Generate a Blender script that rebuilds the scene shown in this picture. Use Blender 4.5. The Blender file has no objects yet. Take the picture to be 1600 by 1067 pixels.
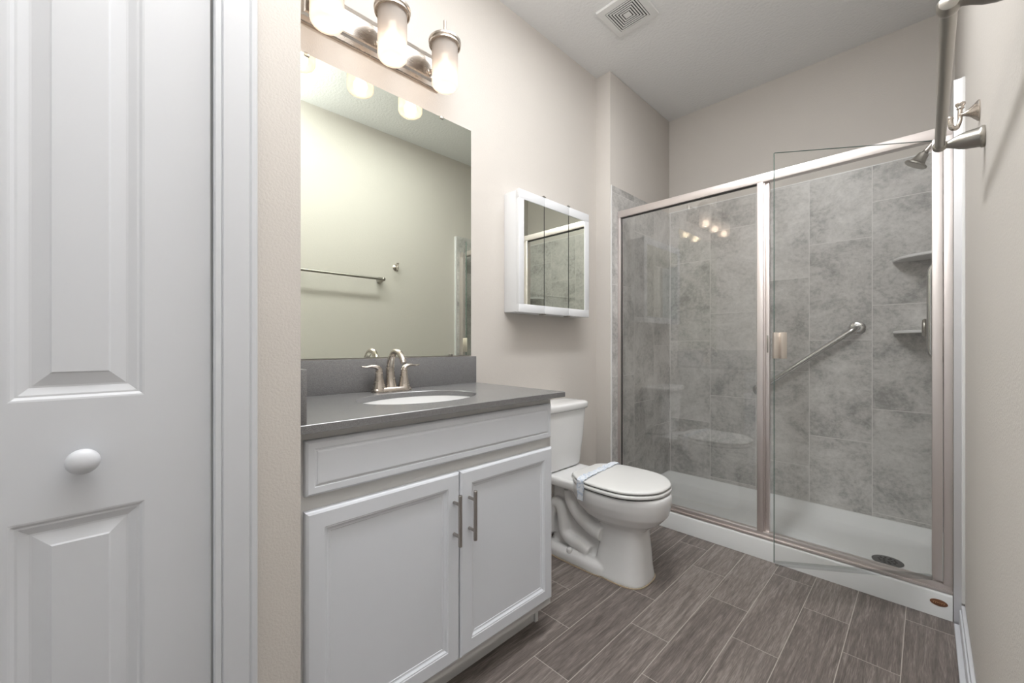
import bpy, bmesh, math, random
from mathutils import Vector, Matrix
random.seed(7)
PI = math.pi
S = bpy.context.scene
COL = S.collection

# ------------------------------------------------------------------ camera, light, exposure
W = 1.67            # right wall plane
XT = 1.64           # tiled right wall plane inside the shower
H = 2.9134          # ceiling
YJ = 2.335          # jog behind the toilet
XS = 0.112          # tiled left shower wall
YB = 3.20           # tiled back shower wall
XC = 0.59           # closet wall plane
YC = 0.30           # end of the closet wall
YF = 2.44           # shower frame plane
ZT = 2.167          # top of the tile

cam_d = bpy.data.cameras.new('camera')
cam_d.sensor_width = 36.0
cam_d.lens = 637.1 / 1600 * 36
cam_d.shift_y = 4.5 / 1600
cam_d.clip_start = 0.01
cam = bpy.data.objects.new('camera', cam_d)
COL.objects.link(cam)
cam.location = (1.5647, 0.0, 1.1177)
cam.rotation_euler = (PI / 2, 0, math.radians(45.493))
S.camera = cam

S.view_settings.view_transform = 'Standard'
S.view_settings.look = 'None'
S.view_settings.gamma = 1.0
S.view_settings.use_curve_mapping = False
S.view_settings.exposure = 0.56

world = bpy.data.worlds.new('world')
S.world = world
world.use_nodes = True
bg = world.node_tree.nodes['Background']
bg.inputs[0].default_value = (0.93, 0.97, 1.0, 1)
bg.inputs[1].default_value = 0.45

def area(name, loc, rot, sx, sy, power, color=(1, 1, 1), shape='RECTANGLE'):
    l = bpy.data.lights.new(name, 'AREA')
    l.shape = shape; l.size = sx; l.size_y = sy
    l.energy = power; l.color = color
    o = bpy.data.objects.new(name, l); COL.objects.link(o)
    o.location = loc; o.rotation_euler = rot
    return o
# added long fill light under the ceiling, out of frame, without a fixture
area('ceiling_fill_light', (0.92, 1.28, 2.88), (0, 0, 0), 0.18, 1.3, 17, (0.97, 0.985, 1.0))
# added fill light facing up, imitating flash bounced off the ceiling
area('ceiling_bounce_fill', (1.2, 0.10, 2.42), (PI, 0, 0), 0.25, 0.25, 29, (0.97, 0.985, 1.0), 'DISK')

# ------------------------------------------------------------------ materials
def mat(name):
    m = bpy.data.materials.new(name); m.use_nodes = True
    return m, m.node_tree.nodes, m.node_tree.links, m.node_tree.nodes['Principled BSDF']

def simple(name, col, rough=0.5, metal=0.0, bump=None, vary=0.0, spec=0.5, coat=0.0):
    m, n, l, p = mat(name)
    p.inputs['Base Color'].default_value = (*col, 1)
    p.inputs['Roughness'].default_value = rough
    p.inputs['Metallic'].default_value = metal
    p.inputs['Specular IOR Level'].default_value = spec
    p.inputs['Coat Weight'].default_value = coat
    tc = n.new('ShaderNodeTexCoord')
    if vary:
        nz = n.new('ShaderNodeTexNoise'); nz.inputs['Scale'].default_value = 6
        l.new(tc.outputs['Object'], nz.inputs['Vector'])
        mx = n.new('ShaderNodeMix'); mx.data_type = 'RGBA'
        mx.inputs[6].default_value = (*[c * (1 - vary) for c in col], 1)
        mx.inputs[7].default_value = (*[min(1, c * (1 + vary)) for c in col], 1)
        l.new(nz.outputs['Fac'], mx.inputs[0]); l.new(mx.outputs[2], p.inputs['Base Color'])
    if bump:
        sc, st, dist = bump
        nz = n.new('ShaderNodeTexNoise'); nz.inputs['Scale'].default_value = sc
        nz.inputs['Detail'].default_value = 3
        l.new(tc.outputs['Object'], nz.inputs['Vector'])
        b = n.new('ShaderNodeBump'); b.inputs['Strength'].default_value = st
        b.inputs['Distance'].default_value = dist
        l.new(nz.outputs['Fac'], b.inputs['Height']); l.new(b.outputs['Normal'], p.inputs['Normal'])
    return m

WALL = simple('wall_paint', (0.628, 0.591, 0.55), 0.6, bump=(190, 0.28, 0.003), vary=0.01)
CEIL = simple('ceiling_paint', (0.82, 0.82, 0.815), 0.8, bump=(60, 0.5, 0.006))
WHITE = simple('white_trim_paint', (0.64, 0.655, 0.685), 0.35, vary=0.005)
CABW = simple('white_cabinet_paint', (0.71, 0.735, 0.78), 0.32, vary=0.005)
CARC = simple('cabinet_carcass_paint', (0.69, 0.69, 0.68), 0.45)
PORC = simple('white_porcelain', (0.80, 0.80, 0.80), 0.08, spec=0.6)
ACRY = simple('white_acrylic', (0.80, 0.81, 0.81), 0.15)
PLAS = simple('white_plastic', (0.78, 0.78, 0.77), 0.3)
MELA = simple('white_melamine', (0.80, 0.81, 0.83), 0.3)
DARK = simple('vent_slot_shade', (0.02, 0.02, 0.02), 0.7)  # near-black colour standing in for shade inside the vent slots
CAULK = simple('tan_caulk', (0.45, 0.36, 0.26), 0.6)
BLACK = simple('gasket_and_gap_shade', (0.03, 0.03, 0.03), 0.4)  # black of the gaskets, also used to paint shade into gaps
EMBL = simple('brown_emblem', (0.17, 0.07, 0.035), 0.35)
EMBT = simple('tan_emblem_ink', (0.42, 0.24, 0.12), 0.4)
DRAIN = simple('drain_metal', (0.16, 0.16, 0.165), 0.4, 0.7)
HOLE = simple('drain_hole', (0.015, 0.015, 0.015), 0.6)

def brushed(name, col, rough, scale=(2, 2, 14)):
    m, n, l, p = mat(name)
    p.inputs['Metallic'].default_value = 1
    p.inputs['Base Color'].default_value = (*col, 1)
    tc = n.new('ShaderNodeTexCoord'); mp = n.new('ShaderNodeMapping')
    mp.inputs['Scale'].default_value = scale
    nz = n.new('ShaderNodeTexNoise'); nz.inputs['Scale'].default_value = 12
    mr = n.new('ShaderNodeMapRange')
    mr.inputs[3].default_value = rough * 0.95; mr.inputs[4].default_value = rough * 1.05
    l.new(tc.outputs['Object'], mp.inputs[0]); l.new(mp.outputs[0], nz.inputs['Vector'])
    l.new(nz.outputs['Fac'], mr.inputs[0]); l.new(mr.outputs[0], p.inputs['Roughness'])
    return m
ALU = brushed('aluminium_profile', (0.80, 0.80, 0.82), 0.42)
NICKEL = brushed('brushed_nickel', (0.56, 0.51, 0.46), 0.27)
DNICK = brushed('satin_nickel', (0.40, 0.38, 0.345), 0.32)
PULL = brushed('pull_nickel', (0.42, 0.395, 0.37), 0.33)
FRAME = brushed('shower_frame_nickel', (0.78, 0.725, 0.705), 0.46, (60, 60, 1))
STEEL = brushed('stainless_steel', (0.60, 0.60, 0.59), 0.22)
CHROME = brushed('polished_chrome', (0.75, 0.75, 0.75), 0.08)

def mirror_mat():
    m, n, l, p = mat('mirror_silver')
    p.inputs['Metallic'].default_value = 1
    p.inputs['Base Color'].default_value = (0.86, 0.905, 0.81, 1)
    p.inputs['Roughness'].default_value = 0.0
    return m
MIRROR = mirror_mat()

def glass_mat(name, tint, refl):
    m = bpy.data.materials.new(name); m.use_nodes = True
    n, l = m.node_tree.nodes, m.node_tree.links
    n.remove(n['Principled BSDF'])
    out = n['Material Output']
    tr = n.new('ShaderNodeBsdfTransparent'); tr.inputs[0].default_value = (*tint, 1)
    gl = n.new('ShaderNodeBsdfGlossy'); gl.inputs['Roughness'].default_value = 0.0
    # Schlick reflectance of a thin pane, the same from both sides
    geo = n.new('ShaderNodeNewGeometry')
    dt = n.new('ShaderNodeVectorMath'); dt.operation = 'DOT_PRODUCT'
    l.new(geo.outputs['Incoming'], dt.inputs[0]); l.new(geo.outputs['Normal'], dt.inputs[1])
    ab = n.new('ShaderNodeMath'); ab.operation = 'ABSOLUTE'; l.new(dt.outputs['Value'], ab.inputs[0])
    om = n.new('ShaderNodeMath'); om.operation = 'SUBTRACT'; om.inputs[0].default_value = 1.0; l.new(ab.outputs[0], om.inputs[1])
    pw = n.new('ShaderNodeMath'); pw.operation = 'POWER'; pw.inputs[1].default_value = 5.0; l.new(om.outputs[0], pw.inputs[0])
    fr = n.new('ShaderNodeMath'); fr.operation = 'MULTIPLY_ADD'; l.new(pw.outputs[0], fr.inputs[0])
    fr.inputs[1].default_value = 0.955; fr.inputs[2].default_value = 0.045
    mu = n.new('ShaderNodeMath'); mu.operation = 'MULTIPLY'; mu.inputs[1].default_value = refl
    mx = n.new('ShaderNodeMixShader')
    l.new(fr.outputs[0], mu.inputs[0]); l.new(mu.outputs[0], mx.inputs[0])
    l.new(tr.outputs[0], mx.inputs[1]); l.new(gl.outputs[0], mx.inputs[2])
    l.new(mx.outputs[0], out.inputs[0])
    return m
GLASS = glass_mat('shower_glass', (0.98, 0.982, 0.977), 2.2)
DGLASS = glass_mat('door_glass', (0.98, 0.982, 0.977), 1.2)
GEDGE = simple('glass_edge', (0.10, 0.16, 0.14), 0.15)
SWEEP = glass_mat('clear_vinyl', (0.86, 0.87, 0.87), 1.0)

def shade_mat():
    m = bpy.data.materials.new('frosted_glass_shade'); m.use_nodes = True
    n, l = m.node_tree.nodes, m.node_tree.links
    n.remove(n['Principled BSDF'])
    out = n['Material Output']
    t = n.new('ShaderNodeBsdfTranslucent'); t.inputs[0].default_value = (0.40, 0.375, 0.36, 1)
    d = n.new('ShaderNodeBsdfDiffuse'); d.inputs[0].default_value = (0.85, 0.82, 0.79, 1)
    tr = n.new('ShaderNodeBsdfTransparent'); tr.inputs[0].default_value = (1, 0.97, 0.94, 1)
    a = n.new('ShaderNodeMixShader'); a.inputs[0].default_value = 0.35
    l.new(t.outputs[0], a.inputs[1]); l.new(d.outputs[0], a.inputs[2])
    b = n.new('ShaderNodeMixShader'); b.inputs[0].default_value = 0.38
    l.new(a.outputs[0], b.inputs[1]); l.new(tr.outputs[0], b.inputs[2])
    l.new(b.outputs[0], out.inputs[0])
    return m
SHADE = shade_mat()
def emit(name, col, st):
    m = bpy.data.materials.new(name); m.use_nodes = True
    p = m.node_tree.nodes['Principled BSDF']
    p.inputs['Base Color'].default_value = (0.9, 0.9, 0.9, 1)
    p.inputs['Emission Color'].default_value = (*col, 1); p.inputs['Emission Strength'].default_value = st
    return m
BULB = emit('lit_bulb', (1, 0.9, 0.78), 1.3)

def quartz():
    m, n, l, p = mat('grey_quartz')
    tc = n.new('ShaderNodeTexCoord')
    nz = n.new('ShaderNodeTexNoise'); nz.inputs['Scale'].default_value = 700; nz.inputs['Detail'].default_value = 1
    r = n.new('ShaderNodeValToRGB')
    r.color_ramp.elements[0].position = 0.35; r.color_ramp.elements[0].color = (0.14, 0.138, 0.14, 1)
    r.color_ramp.elements[1].position = 0.72; r.color_ramp.elements[1].color = (0.25, 0.247, 0.25, 1)
    l.new(tc.outputs['Object'], nz.inputs['Vector']); l.new(nz.outputs['Fac'], r.inputs[0])
    l.new(r.outputs[0], p.inputs['Base Color'])
    p.inputs['Roughness'].default_value = 0.27
    p.inputs['Specular IOR Level'].default_value = 1.0
    return m
QUARTZ = quartz()

def tiled(name, pu, pv, step, u_off, v_off, uaxis, vaxis, grout_w, kind):
    """columns of width pu along uaxis; joints every pv along vaxis, shifted by step per column"""
    m, n, l, p = mat(name)
    geo = n.new('ShaderNodeNewGeometry')
    sp = n.new('ShaderNodeSeparateXYZ'); l.new(geo.outputs['Position'], sp.inputs[0])
    def M(op, a, b=None, c=None):
        k = n.new('ShaderNodeMath'); k.operation = op
        for i, v in enumerate((a, b, c)):
            if v is None: continue
            if isinstance(v, (int, float)): k.inputs[i].default_value = v
            else: l.new(v, k.inputs[i])
        return k.outputs[0]
    u = M('DIVIDE', M('SUBTRACT', sp.outputs[uaxis], u_off), pu)
    iu = M('FLOOR', u)
    fu = M('SUBTRACT', u, iu)
    v = M('DIVIDE', M('SUBTRACT', M('SUBTRACT', sp.outputs[vaxis], v_off), M('MULTIPLY', iu, step)), pv)
    iv = M('FLOOR', v)
    fv = M('SUBTRACT', v, iv)
    du = M('MULTIPLY', M('MINIMUM', fu, M('SUBTRACT', 1.0, fu)), pu)
    dv = M('MULTIPLY', M('MINIMUM', fv, M('SUBTRACT', 1.0, fv)), pv)
    d = M('MINIMUM', du, dv)
    grout = M('LESS_THAN', d, grout_w / 2)
    cid = n.new('ShaderNodeCombineXYZ'); l.new(iu, cid.inputs[0]); l.new(iv, cid.inputs[1])
    wn = n.new('ShaderNodeTexWhiteNoise'); wn.noise_dimensions = '3D'
    l.new(cid.outputs[0], wn.inputs['Vector'])
    # texture coordinate, shifted per tile
    sc = n.new('ShaderNodeVectorMath'); sc.operation = 'SCALE'; sc.inputs['Scale'].default_value = 9.0
    l.new(wn.outputs['Color'], sc.inputs[0])
    ad = n.new('ShaderNodeVectorMath'); ad.operation = 'ADD'
    l.new(geo.outputs['Position'], ad.inputs[0]); l.new(sc.outputs[0], ad.inputs[1])
    mp = n.new('ShaderNodeMapping'); l.new(ad.outputs[0], mp.inputs[0])
    if kind == 'wood':
        mp.inputs['Scale'].default_value = (24, 1.5, 24)
        a = n.new('ShaderNodeTexNoise'); a.inputs['Scale'].default_value = 2.4; a.inputs['Detail'].default_value = 10
        a.inputs['Roughness'].default_value = 0.66; a.inputs['Distortion'].default_value = 1.0
        l.new(mp.outputs[0], a.inputs['Vector'])
        mp2 = n.new('ShaderNodeMapping'); mp2.inputs['Scale'].default_value = (230, 9, 230)
        l.new(ad.outputs[0], mp2.inputs[0])
        b = n.new('ShaderNodeTexNoise'); b.inputs['Scale'].default_value = 2.5; b.inputs['Detail'].default_value = 3
        l.new(mp2.outputs[0], b.inputs['Vector'])
        f = M('ADD', M('MULTIPLY', a.outputs['Fac'], 0.62), M('MULTIPLY', b.outputs['Fac'], 0.38))
        f = M('ADD', f, M('MULTIPLY', M('SUBTRACT', wn.outputs['Value'], 0.5), 0.08))
        r = n.new('ShaderNodeValToRGB')
        e = r.color_ramp.elements
        e[0].position = 0.33; e[0].color = (0.080, 0.066, 0.059, 1)
        e[1].position = 0.68; e[1].color = (0.35, 0.308, 0.282, 1)
        k = e.new(0.5); k.color = (0.175, 0.148, 0.134, 1)
        l.new(f, r.inputs[0])
        gcol = (0.44, 0.40, 0.36, 1)
        p.inputs['Roughness'].default_value = 0.42
    else:
        mp.inputs['Scale'].default_value = (1, 1, 1.15)
        a = n.new('ShaderNodeTexNoise'); a.inputs['Scale'].default_value = 4.2; a.inputs['Detail'].default_value = 10
        a.inputs['Roughness'].default_value = 0.70; a.inputs['Distortion'].default_value = 0.5
        l.new(mp.outputs[0], a.inputs['Vector'])
        b = n.new('ShaderNodeTexNoise'); b.inputs['Scale'].default_value = 42; b.inputs['Detail'].default_value = 8
        b.inputs['Roughness'].default_value = 0.75
        l.new(mp.outputs[0], b.inputs['Vector'])
        f = M('ADD', M('MULTIPLY', a.outputs['Fac'], 0.62), M('MULTIPLY', b.outputs['Fac'], 0.38))
        f = M('ADD', f, M('MULTIPLY', M('SUBTRACT', wn.outputs['Value'], 0.5), 0.05))
        r = n.new('ShaderNodeValToRGB')
        e = r.color_ramp.elements
        e[0].position = 0.385; e[0].color = (0.305, 0.298, 0.288, 1)
        e[1].position = 0.62; e[1].color = (0.68, 0.665, 0.645, 1)
        k = e.new(0.5); k.color = (0.53, 0.518, 0.50, 1)
        l.new(f, r.inputs[0])
        gcol = (0.68, 0.665, 0.645, 1)
        p.inputs['Roughness'].default_value = 0.38
    mx = n.new('ShaderNodeMix'); mx.data_type = 'RGBA'
    l.new(grout, mx.inputs[0]); l.new(r.outputs[0], mx.inputs[6]); mx.inputs[7].default_value = gcol
    l.new(mx.outputs[2], p.inputs['Base Color'])
    bp = n.new('ShaderNodeBump'); bp.inputs['Strength'].default_value = 0.4; bp.inputs['Distance'].default_value = 0.002
    l.new(M('SUBTRACT', M('MULTIPLY', f, 0.25), grout), bp.inputs['Height'])
    l.new(bp.outputs['Normal'], p.inputs['Normal'])
    return m
TILE_B = tiled('stone_tile_back', 0.304, 0.609, 0.203, 0.123, 0.535, 0, 2, 0.004, 'stone')
TILE_L = tiled('stone_tile_left', 0.298, 0.609, -0.203, 2.345, 0.905, 1, 2, 0.004, 'stone')
TILE_R = tiled('stone_tile_right', 0.298, 0.609, 0.203, 2.385, 0.60, 1, 2, 0.004, 'stone')
PLANK = tiled('wood_look_tile', 0.1542, 0.611, -0.2037, 0.4235, 1.286 - 0.611 * 2, 0, 1, 0.0028, 'wood')

# ------------------------------------------------------------------ mesh helpers
def link_mesh(name, bm, m, parent=None, sharp=32, smooth=True):
    bmesh.ops.recalc_face_normals(bm, faces=bm.faces[:])
    for f in bm.faces: f.smooth = smooth
    ca = math.radians(sharp)
    for e in bm.edges:
        if len(e.link_faces) == 2:
            e.smooth = e.calc_face_angle(0) < ca
        else:
            e.smooth = False
    me = bpy.data.meshes.new(name)
    # geometry is given in world space: bring it to the object's own origin
    if parent is None:
        xs = [v.co for v in bm.verts]
        org = Vector(((min(v.x for v in xs) + max(v.x for v in xs)) / 2,
                      (min(v.y for v in xs) + max(v.y for v in xs)) / 2,
                      min(v.z for v in xs)))
    else:
        org = world_loc(parent)
    bmesh.ops.translate(bm, verts=bm.verts[:], vec=-org)
    bm.to_mesh(me); bm.free()
    me.materials.append(m)
    o = bpy.data.objects.new(name, me)
    COL.objects.link(o)
    if parent is None: o.location = org
    else: o.parent = parent
    return o

def world_loc(o):
    v = Vector(o.location)
    while o.parent:
        o = o.parent; v += Vector(o.location)
    return v

def thing(name, label, cat, loc, group=None):
    o = bpy.data.objects.new(name, None); COL.objects.link(o)
    o.empty_display_size = 0.05
    o.location = loc
    return tag(o, label, cat, group)
def tag(o, label, cat, group=None):
    o['label'] = label; o['category'] = cat
    if group: o['group'] = group
    return o
def struct(o):
    o['kind'] = 'structure'
    return o

def box(bm, x0, x1, y0, y1, z0, z1, bev=0.0, seg=2):
    r = bmesh.ops.create_cube(bm, size=1)
    vs = r['verts']
    for v in vs:
        v.co = Vector((x0 + (v.co.x + .5) * (x1 - x0), y0 + (v.co.y + .5) * (y1 - y0), z0 + (v.co.z + .5) * (z1 - z0)))
    if bev:
        es = list({e for v in vs for e in v.link_edges})
        bmesh.ops.bevel(bm, geom=es, offset=bev, segments=seg, profile=0.5, affect='EDGES')
    return bm
def B(*a, **k):
    return box(bmesh.new(), *a, **k)

def loft(bm, rings, close=True, cap0=True, cap1=True):
    vr = [[bm.verts.new(p) for p in r] for r in rings]
    n = len(vr[0])
    for a, b in zip(vr, vr[1:]):
        rng = range(n) if close else range(n - 1)
        for i in rng:
            j = (i + 1) % n
            try: bm.faces.new((a[i], a[j], b[j], b[i]))
            except ValueError: pass
    if cap0: bm.faces.new(vr[0][::-1])
    if cap1: bm.faces.new(vr[-1])
    return bm

def frame_axes(d):
    d = d.normalized()
    up = Vector((0, 0, 1)) if abs(d.z) < 0.9 else Vector((1, 0, 0))
    a = d.cross(up).normalized()
    return a, a.cross(d).normalized()

def tube(bm, pts, r, n=16, caps=True):
    pts = [Vector(p) for p in pts]
    rs = r if isinstance(r, (list, tuple)) else [r] * len(pts)
    rings = []
    a = None
    for i, p in enumerate(pts):
        if i == 0: t = pts[1] - pts[0]
        elif i == len(pts) - 1: t = pts[-1] - pts[-2]
        else: t = (pts[i + 1] - p).normalized() + (p - pts[i - 1]).normalized()
        t = t.normalized()
        if a is None: a, b = frame_axes(t)
        else:
            a = (a - t * a.dot(t)).normalized(); b = t.cross(a)
        b = t.cross(a)
        rings.append([p + (a * math.cos(2 * PI * k / n) + b * math.sin(2 * PI * k / n)) * rs[i] for k in range(n)])
    return loft(bm, rings, True, caps, caps)

def lathe(bm, prof, origin, axis, n=32):
    """prof: (radius, height along axis)"""
    o = Vector(origin); ax = Vector(axis).normalized()
    a, b = frame_axes(ax)
    rings = [[o + ax * h + (a * math.cos(2 * PI * k / n) + b * math.sin(2 * PI * k / n)) * max(r, 1e-4) for k in range(n)] for r, h in prof]
    return loft(bm, rings)

def smooth_path(pts, k=8):
    """Catmull-Rom through the points"""
    P = [Vector(p) for p in pts]
    out = []
    for i in range(len(P) - 1):
        p0 = P[max(0, i - 1)]; p1 = P[i]; p2 = P[i + 1]; p3 = P[min(len(P) - 1, i + 2)]
        for j in range(k):
            t = j / k
            out.append(0.5 * ((2 * p1) + (p2 - p0) * t + (2 * p0 - 5 * p1 + 4 * p2 - p3) * t * t + (3 * p1 - p0 - 3 * p2 + p3) * t ** 3))
    out.append(P[-1])
    return out

def panel_yz(bm, x, y0, y1, z0, z1, prof, back=0.018):
    """a moulded panel facing +x: nested rectangles (inset, depth); closed at the back"""
    rings = [[(x - back, y0, z0), (x - back, y1, z0), (x - back, y1, z1), (x - back, y0, z1)]]
    for ins, d in prof:
        rings.append([(x + d, y0 + ins, z0 + ins), (x + d, y1 - ins, z0 + ins), (x + d, y1 - ins, z1 - ins), (x + d, y0 + ins, z1 - ins)])
    return loft(bm, rings)

def superell(cx, cy, a, b, z, n=48, p=2.0):
    out = []
    for k in range(n):
        t = 2 * PI * k / n
        c, s = math.cos(t), math.sin(t)
        out.append(Vector((cx + a * math.copysign(abs(c) ** (2 / p), c), cy + b * math.copysign(abs(s) ** (2 / p), s), z)))
    return out

# ------------------------------------------------------------------ the setting
YN = -1.2           # wall behind the camera
f = struct(link_mesh('floor', B(-0.15, W + 0.1, YN - 0.1, YB + 0.15, -0.1, 0.0), PLANK))
c = struct(link_mesh('ceiling', B(-0.15, W + 0.1, YN - 0.1, YB + 0.15, H, H + 0.1), CEIL))

bm = bmesh.new()
box(bm, -0.12, 0.0, YC - 0.12, YJ + 0.05, 0, H)
wl = struct(link_mesh('wall_left', bm, WALL))
bm = bmesh.new()
box(bm, -0.12, XS - 0.004, YJ, YB + 0.02, 0, H, bev=0.004)
ws = struct(link_mesh('wall_left_shower', bm, WALL))
link_mesh('tile_cladding', B(XS - 0.006, XS, YJ + 0.016, YB + 0.01, 0.03, ZT), TILE_L, ws)
link_mesh('tile_edging', B(XS - 0.006, XS + 0.001, YJ + 0.008, YJ + 0.016, 0.03, ZT), PLAS, ws)
wb = struct(link_mesh('wall_back', B(-0.12, W + 0.1, YB + 0.008, YB + 0.12, 0, H), WALL))
link_mesh('tile_cladding', B(XS - 0.002, XT + 0.012, YB, YB + 0.01, 0.03, ZT), TILE_B, wb)
link_mesh('tile_edging', B(XS, XT, YB - 0.001, YB + 0.01, ZT, ZT + 0.006), PLAS, wb)
wr = struct(link_mesh('wall_right', B(W, W + 0.12, YN, YB + 0.1, 0, H), WALL))
link_mesh('tile_cladding', B(XT, W + 0.001, 2.391, YB + 0.005, 0.0, ZT), TILE_R, wr)
link_mesh('tile_edging', B(XT + 0.021, W + 0.001, 2.381, 2.391, 0.10, ZT, bev=0.002), PLAS, wr)
link_mesh('edge_profile', B(XT - 0.0005, XT + 0.021, 2.3885, 2.3915, 0.0, ZT), ALU, wr)
# closet wall with the door opening, and its return beside the vanity
LY0, LY1 = -0.56, 0.139
bm = bmesh.new()
box(bm, XC - 0.11, XC, LY1 + 0.004, YC, 0, H)
box(bm, XC - 0.11, XC, YN, LY0 - 0.004, 0, H)
box(bm, XC - 0.11, XC, LY0 - 0.004, LY1 + 0.004, 2.06, H)
box(bm, -0.02, XC - 0.11, YC - 0.11, YC, 0, H)
struct(link_mesh('wall_closet', bm, WALL))
# wall behind the camera, with an open doorway
bm = bmesh.new()
box(bm, XC - 0.11, 0.68, YN - 0.1, YN, 0, H)
box(bm, 1.56, W + 0.05, YN - 0.1, YN, 0, H)
box(bm, 0.68, 1.56, YN - 0.1, YN, 2.3, H)
struct(link_mesh('wall_front', bm, WALL))

def baseboard(name, pts_box):
    bm = bmesh.new()
    for a in pts_box: box(bm, *a, bev=0.003)
    return struct(link_mesh(name, bm, WHITE))
baseboard('baseboard_right', [(W - 0.016, W, YN, 2.381, 0, 0.075), (W - 0.011, W, YN, 2.379, 0.070, 0.095), (W - 0.030, W - 0.014, YN, 2.374, 0, 0.018)])
baseboard('baseboard_left', [(0, 0.014, 1.27, YJ, 0, 0.09)])
# door casing
bm = bmesh.new()
prof = [(0.141, 0.0), (0.141, 0.012), (0.1435, 0.0155), (0.152, 0.0155), (0.1535, 0.013), (0.156, 0.0165), (0.190, 0.019), (0.198, 0.019), (0.1995, 0.0165), (0.203, 0.019), (0.211, 0.0185), (0.2135, 0.015), (0.2135, 0.0)]
loft(bm, [[(XC + d, y, z) for y, d in prof] for z in (0, 2.13)])
box(bm, XC, XC + 0.017, LY0 - 0.07, 0.2135, 2.06, 2.13, bev=0.003)
struct(link_mesh('trim_1', bm, WHITE, sharp=25))

# bifold closet door: two leaves with raised panels, knob
d1 = bpy.data.objects.new('door_1', None); COL.objects.link(d1); d1.location = (XC, 0, 0); struct(d1)
LW = 0.347
RAISED = [(0, 0), (0.003, -0.0006), (0.007, -0.003), (0.010, -0.0033), (0.013, -0.0045), (0.021, -0.0072), (0.024, -0.0072), (0.043, -0.0028), (0.0455, -0.0012), (0.0465, -0.0012)]
def leaf(y1):
    y0 = y1 - LW
    x = XC - 0.002
    py0, py1 = y1 - 0.250, y1 - 0.0945
    pans = [(0.20, 0.841), (1.028, 1.92)]
    bm = bmesh.new()
    # flat parts round the panels
    box(bm, x - 0.03, x, y0, py0, 0.012, 2.05)
    box(bm, x - 0.03, x, py1, y1, 0.012, 2.05)
    box(bm, x - 0.03, x, py0, py1, 0.012, pans[0][0])
    box(bm, x - 0.03, x, py0, py1, pans[0][1], pans[1][0])
    box(bm, x - 0.03, x, py0, py1, pans[1][1], 2.05)
    bmesh.ops.remove_doubles(bm, verts=bm.verts[:], dist=1e-5)
    lf = link_mesh('door_leaf', bm, WHITE, d1, sharp=20)
    for z0, z1 in pans:
        link_mesh('raised_panel', panel_yz(bmesh.new(), x, py0, py1, z0, z1, RAISED, 0.028), WHITE, lf, sharp=12)
    return lf
lf = leaf(LY1 - 0.002)
leaf(LY1 - 0.002 - LW - 0.004)
bm = bmesh.new()
lathe(bm, [(0.0001, -0.003), (0.012, -0.003), (0.0125, 0.004), (0.009, 0.009), (0.0085, 0.013), (0.013, 0.016), (0.0185, 0.0195), (0.0205, 0.0245), (0.0195, 0.030), (0.015, 0.0345), (0.008, 0.037), (0.0001, 0.0378)], (XC - 0.002, -0.0325, 0.929), (1, 0, 0), 40)
link_mesh('knob', bm, WHITE, lf, sharp=60)

# ------------------------------------------------------------------ vanity
VY0, VY1 = 0.304, 1.234
van = thing('vanity_cabinet', 'white vanity cabinet with two doors and a false drawer front under the grey countertop', 'cabinet', (0.26, 0.77, 0))
bm = bmesh.new()
box(bm, 0.002, 0.525, VY0, VY0 + 0.016, 0.10, 0.9115)
box(bm, 0.002, 0.525, VY1 - 0.016, VY1, 0.10, 0.9115)
box(bm, 0.002, 0.525, VY0 + 0.015, VY1 - 0.015, 0.10, 0.116)
box(bm, 0.002, 0.010, VY0 + 0.015, VY1 - 0.015, 0.115, 0.9115)
box(bm, 0.506, 0.525, VY0 + 0.015, VY1 - 0.015, 0.115, 0.9115)
link_mesh('carcass', bm, CARC, van)
bm = bmesh.new()
box(bm, 0.02, 0.452, VY0 + 0.01, VY1 - 0.004, 0.0, 0.10)
box(bm, 0.445, 0.462, VY1 - 0.018, VY1 - 0.002, 0.0, 0.10)
link_mesh('toe_kick', bm, CARC, van)
DRAW = [(0, -0.006), (0.002, -0.003), (0.006, 0.0), (0.020, 0.0), (0.0215, -0.0015), (0.025, -0.0015), (0.0265, 0.0005), (0.03, 0.0015), (0.034, 0.0015)]
link_mesh('drawer_front', panel_yz(bmesh.new(), 0.545, 0.325, 1.218, 0.757, 0.889, DRAW, 0.019), CABW, van, sharp=14)
DOOR = [(0, -0.006), (0.002, -0.003), (0.007, 0.0), (0.043, 0.0), (0.045, -0.0015), (0.048, -0.002), (0.053, -0.0065), (0.056, -0.0075), (0.059, -0.0075), (0.061, -0.009), (0.064, -0.009)]
for (y0, y1, ph) in ((0.325, 0.7745, 0.752), (0.7785, 1.222, 0.811)):
    dr = link_mesh('door', panel_yz(bmesh.new(), 0.545, y0, y1, 0.135, 0.72, DOOR, 0.019), CABW, van, sharp=14)
    hd = bmesh.new()
    tube(hd, [(0.577, ph, 0.506), (0.577, ph, 0.507), (0.577, ph, 0.660), (0.577, ph, 0.661)], [0.0052, 0.006, 0.006, 0.0052], 20)
    for z in (0.535, 0.632):
        tube(hd, [(0.544, ph, z), (0.578, ph, z)], 0.0048, 14)
    link_mesh('handle', hd, PULL, dr)

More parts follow.
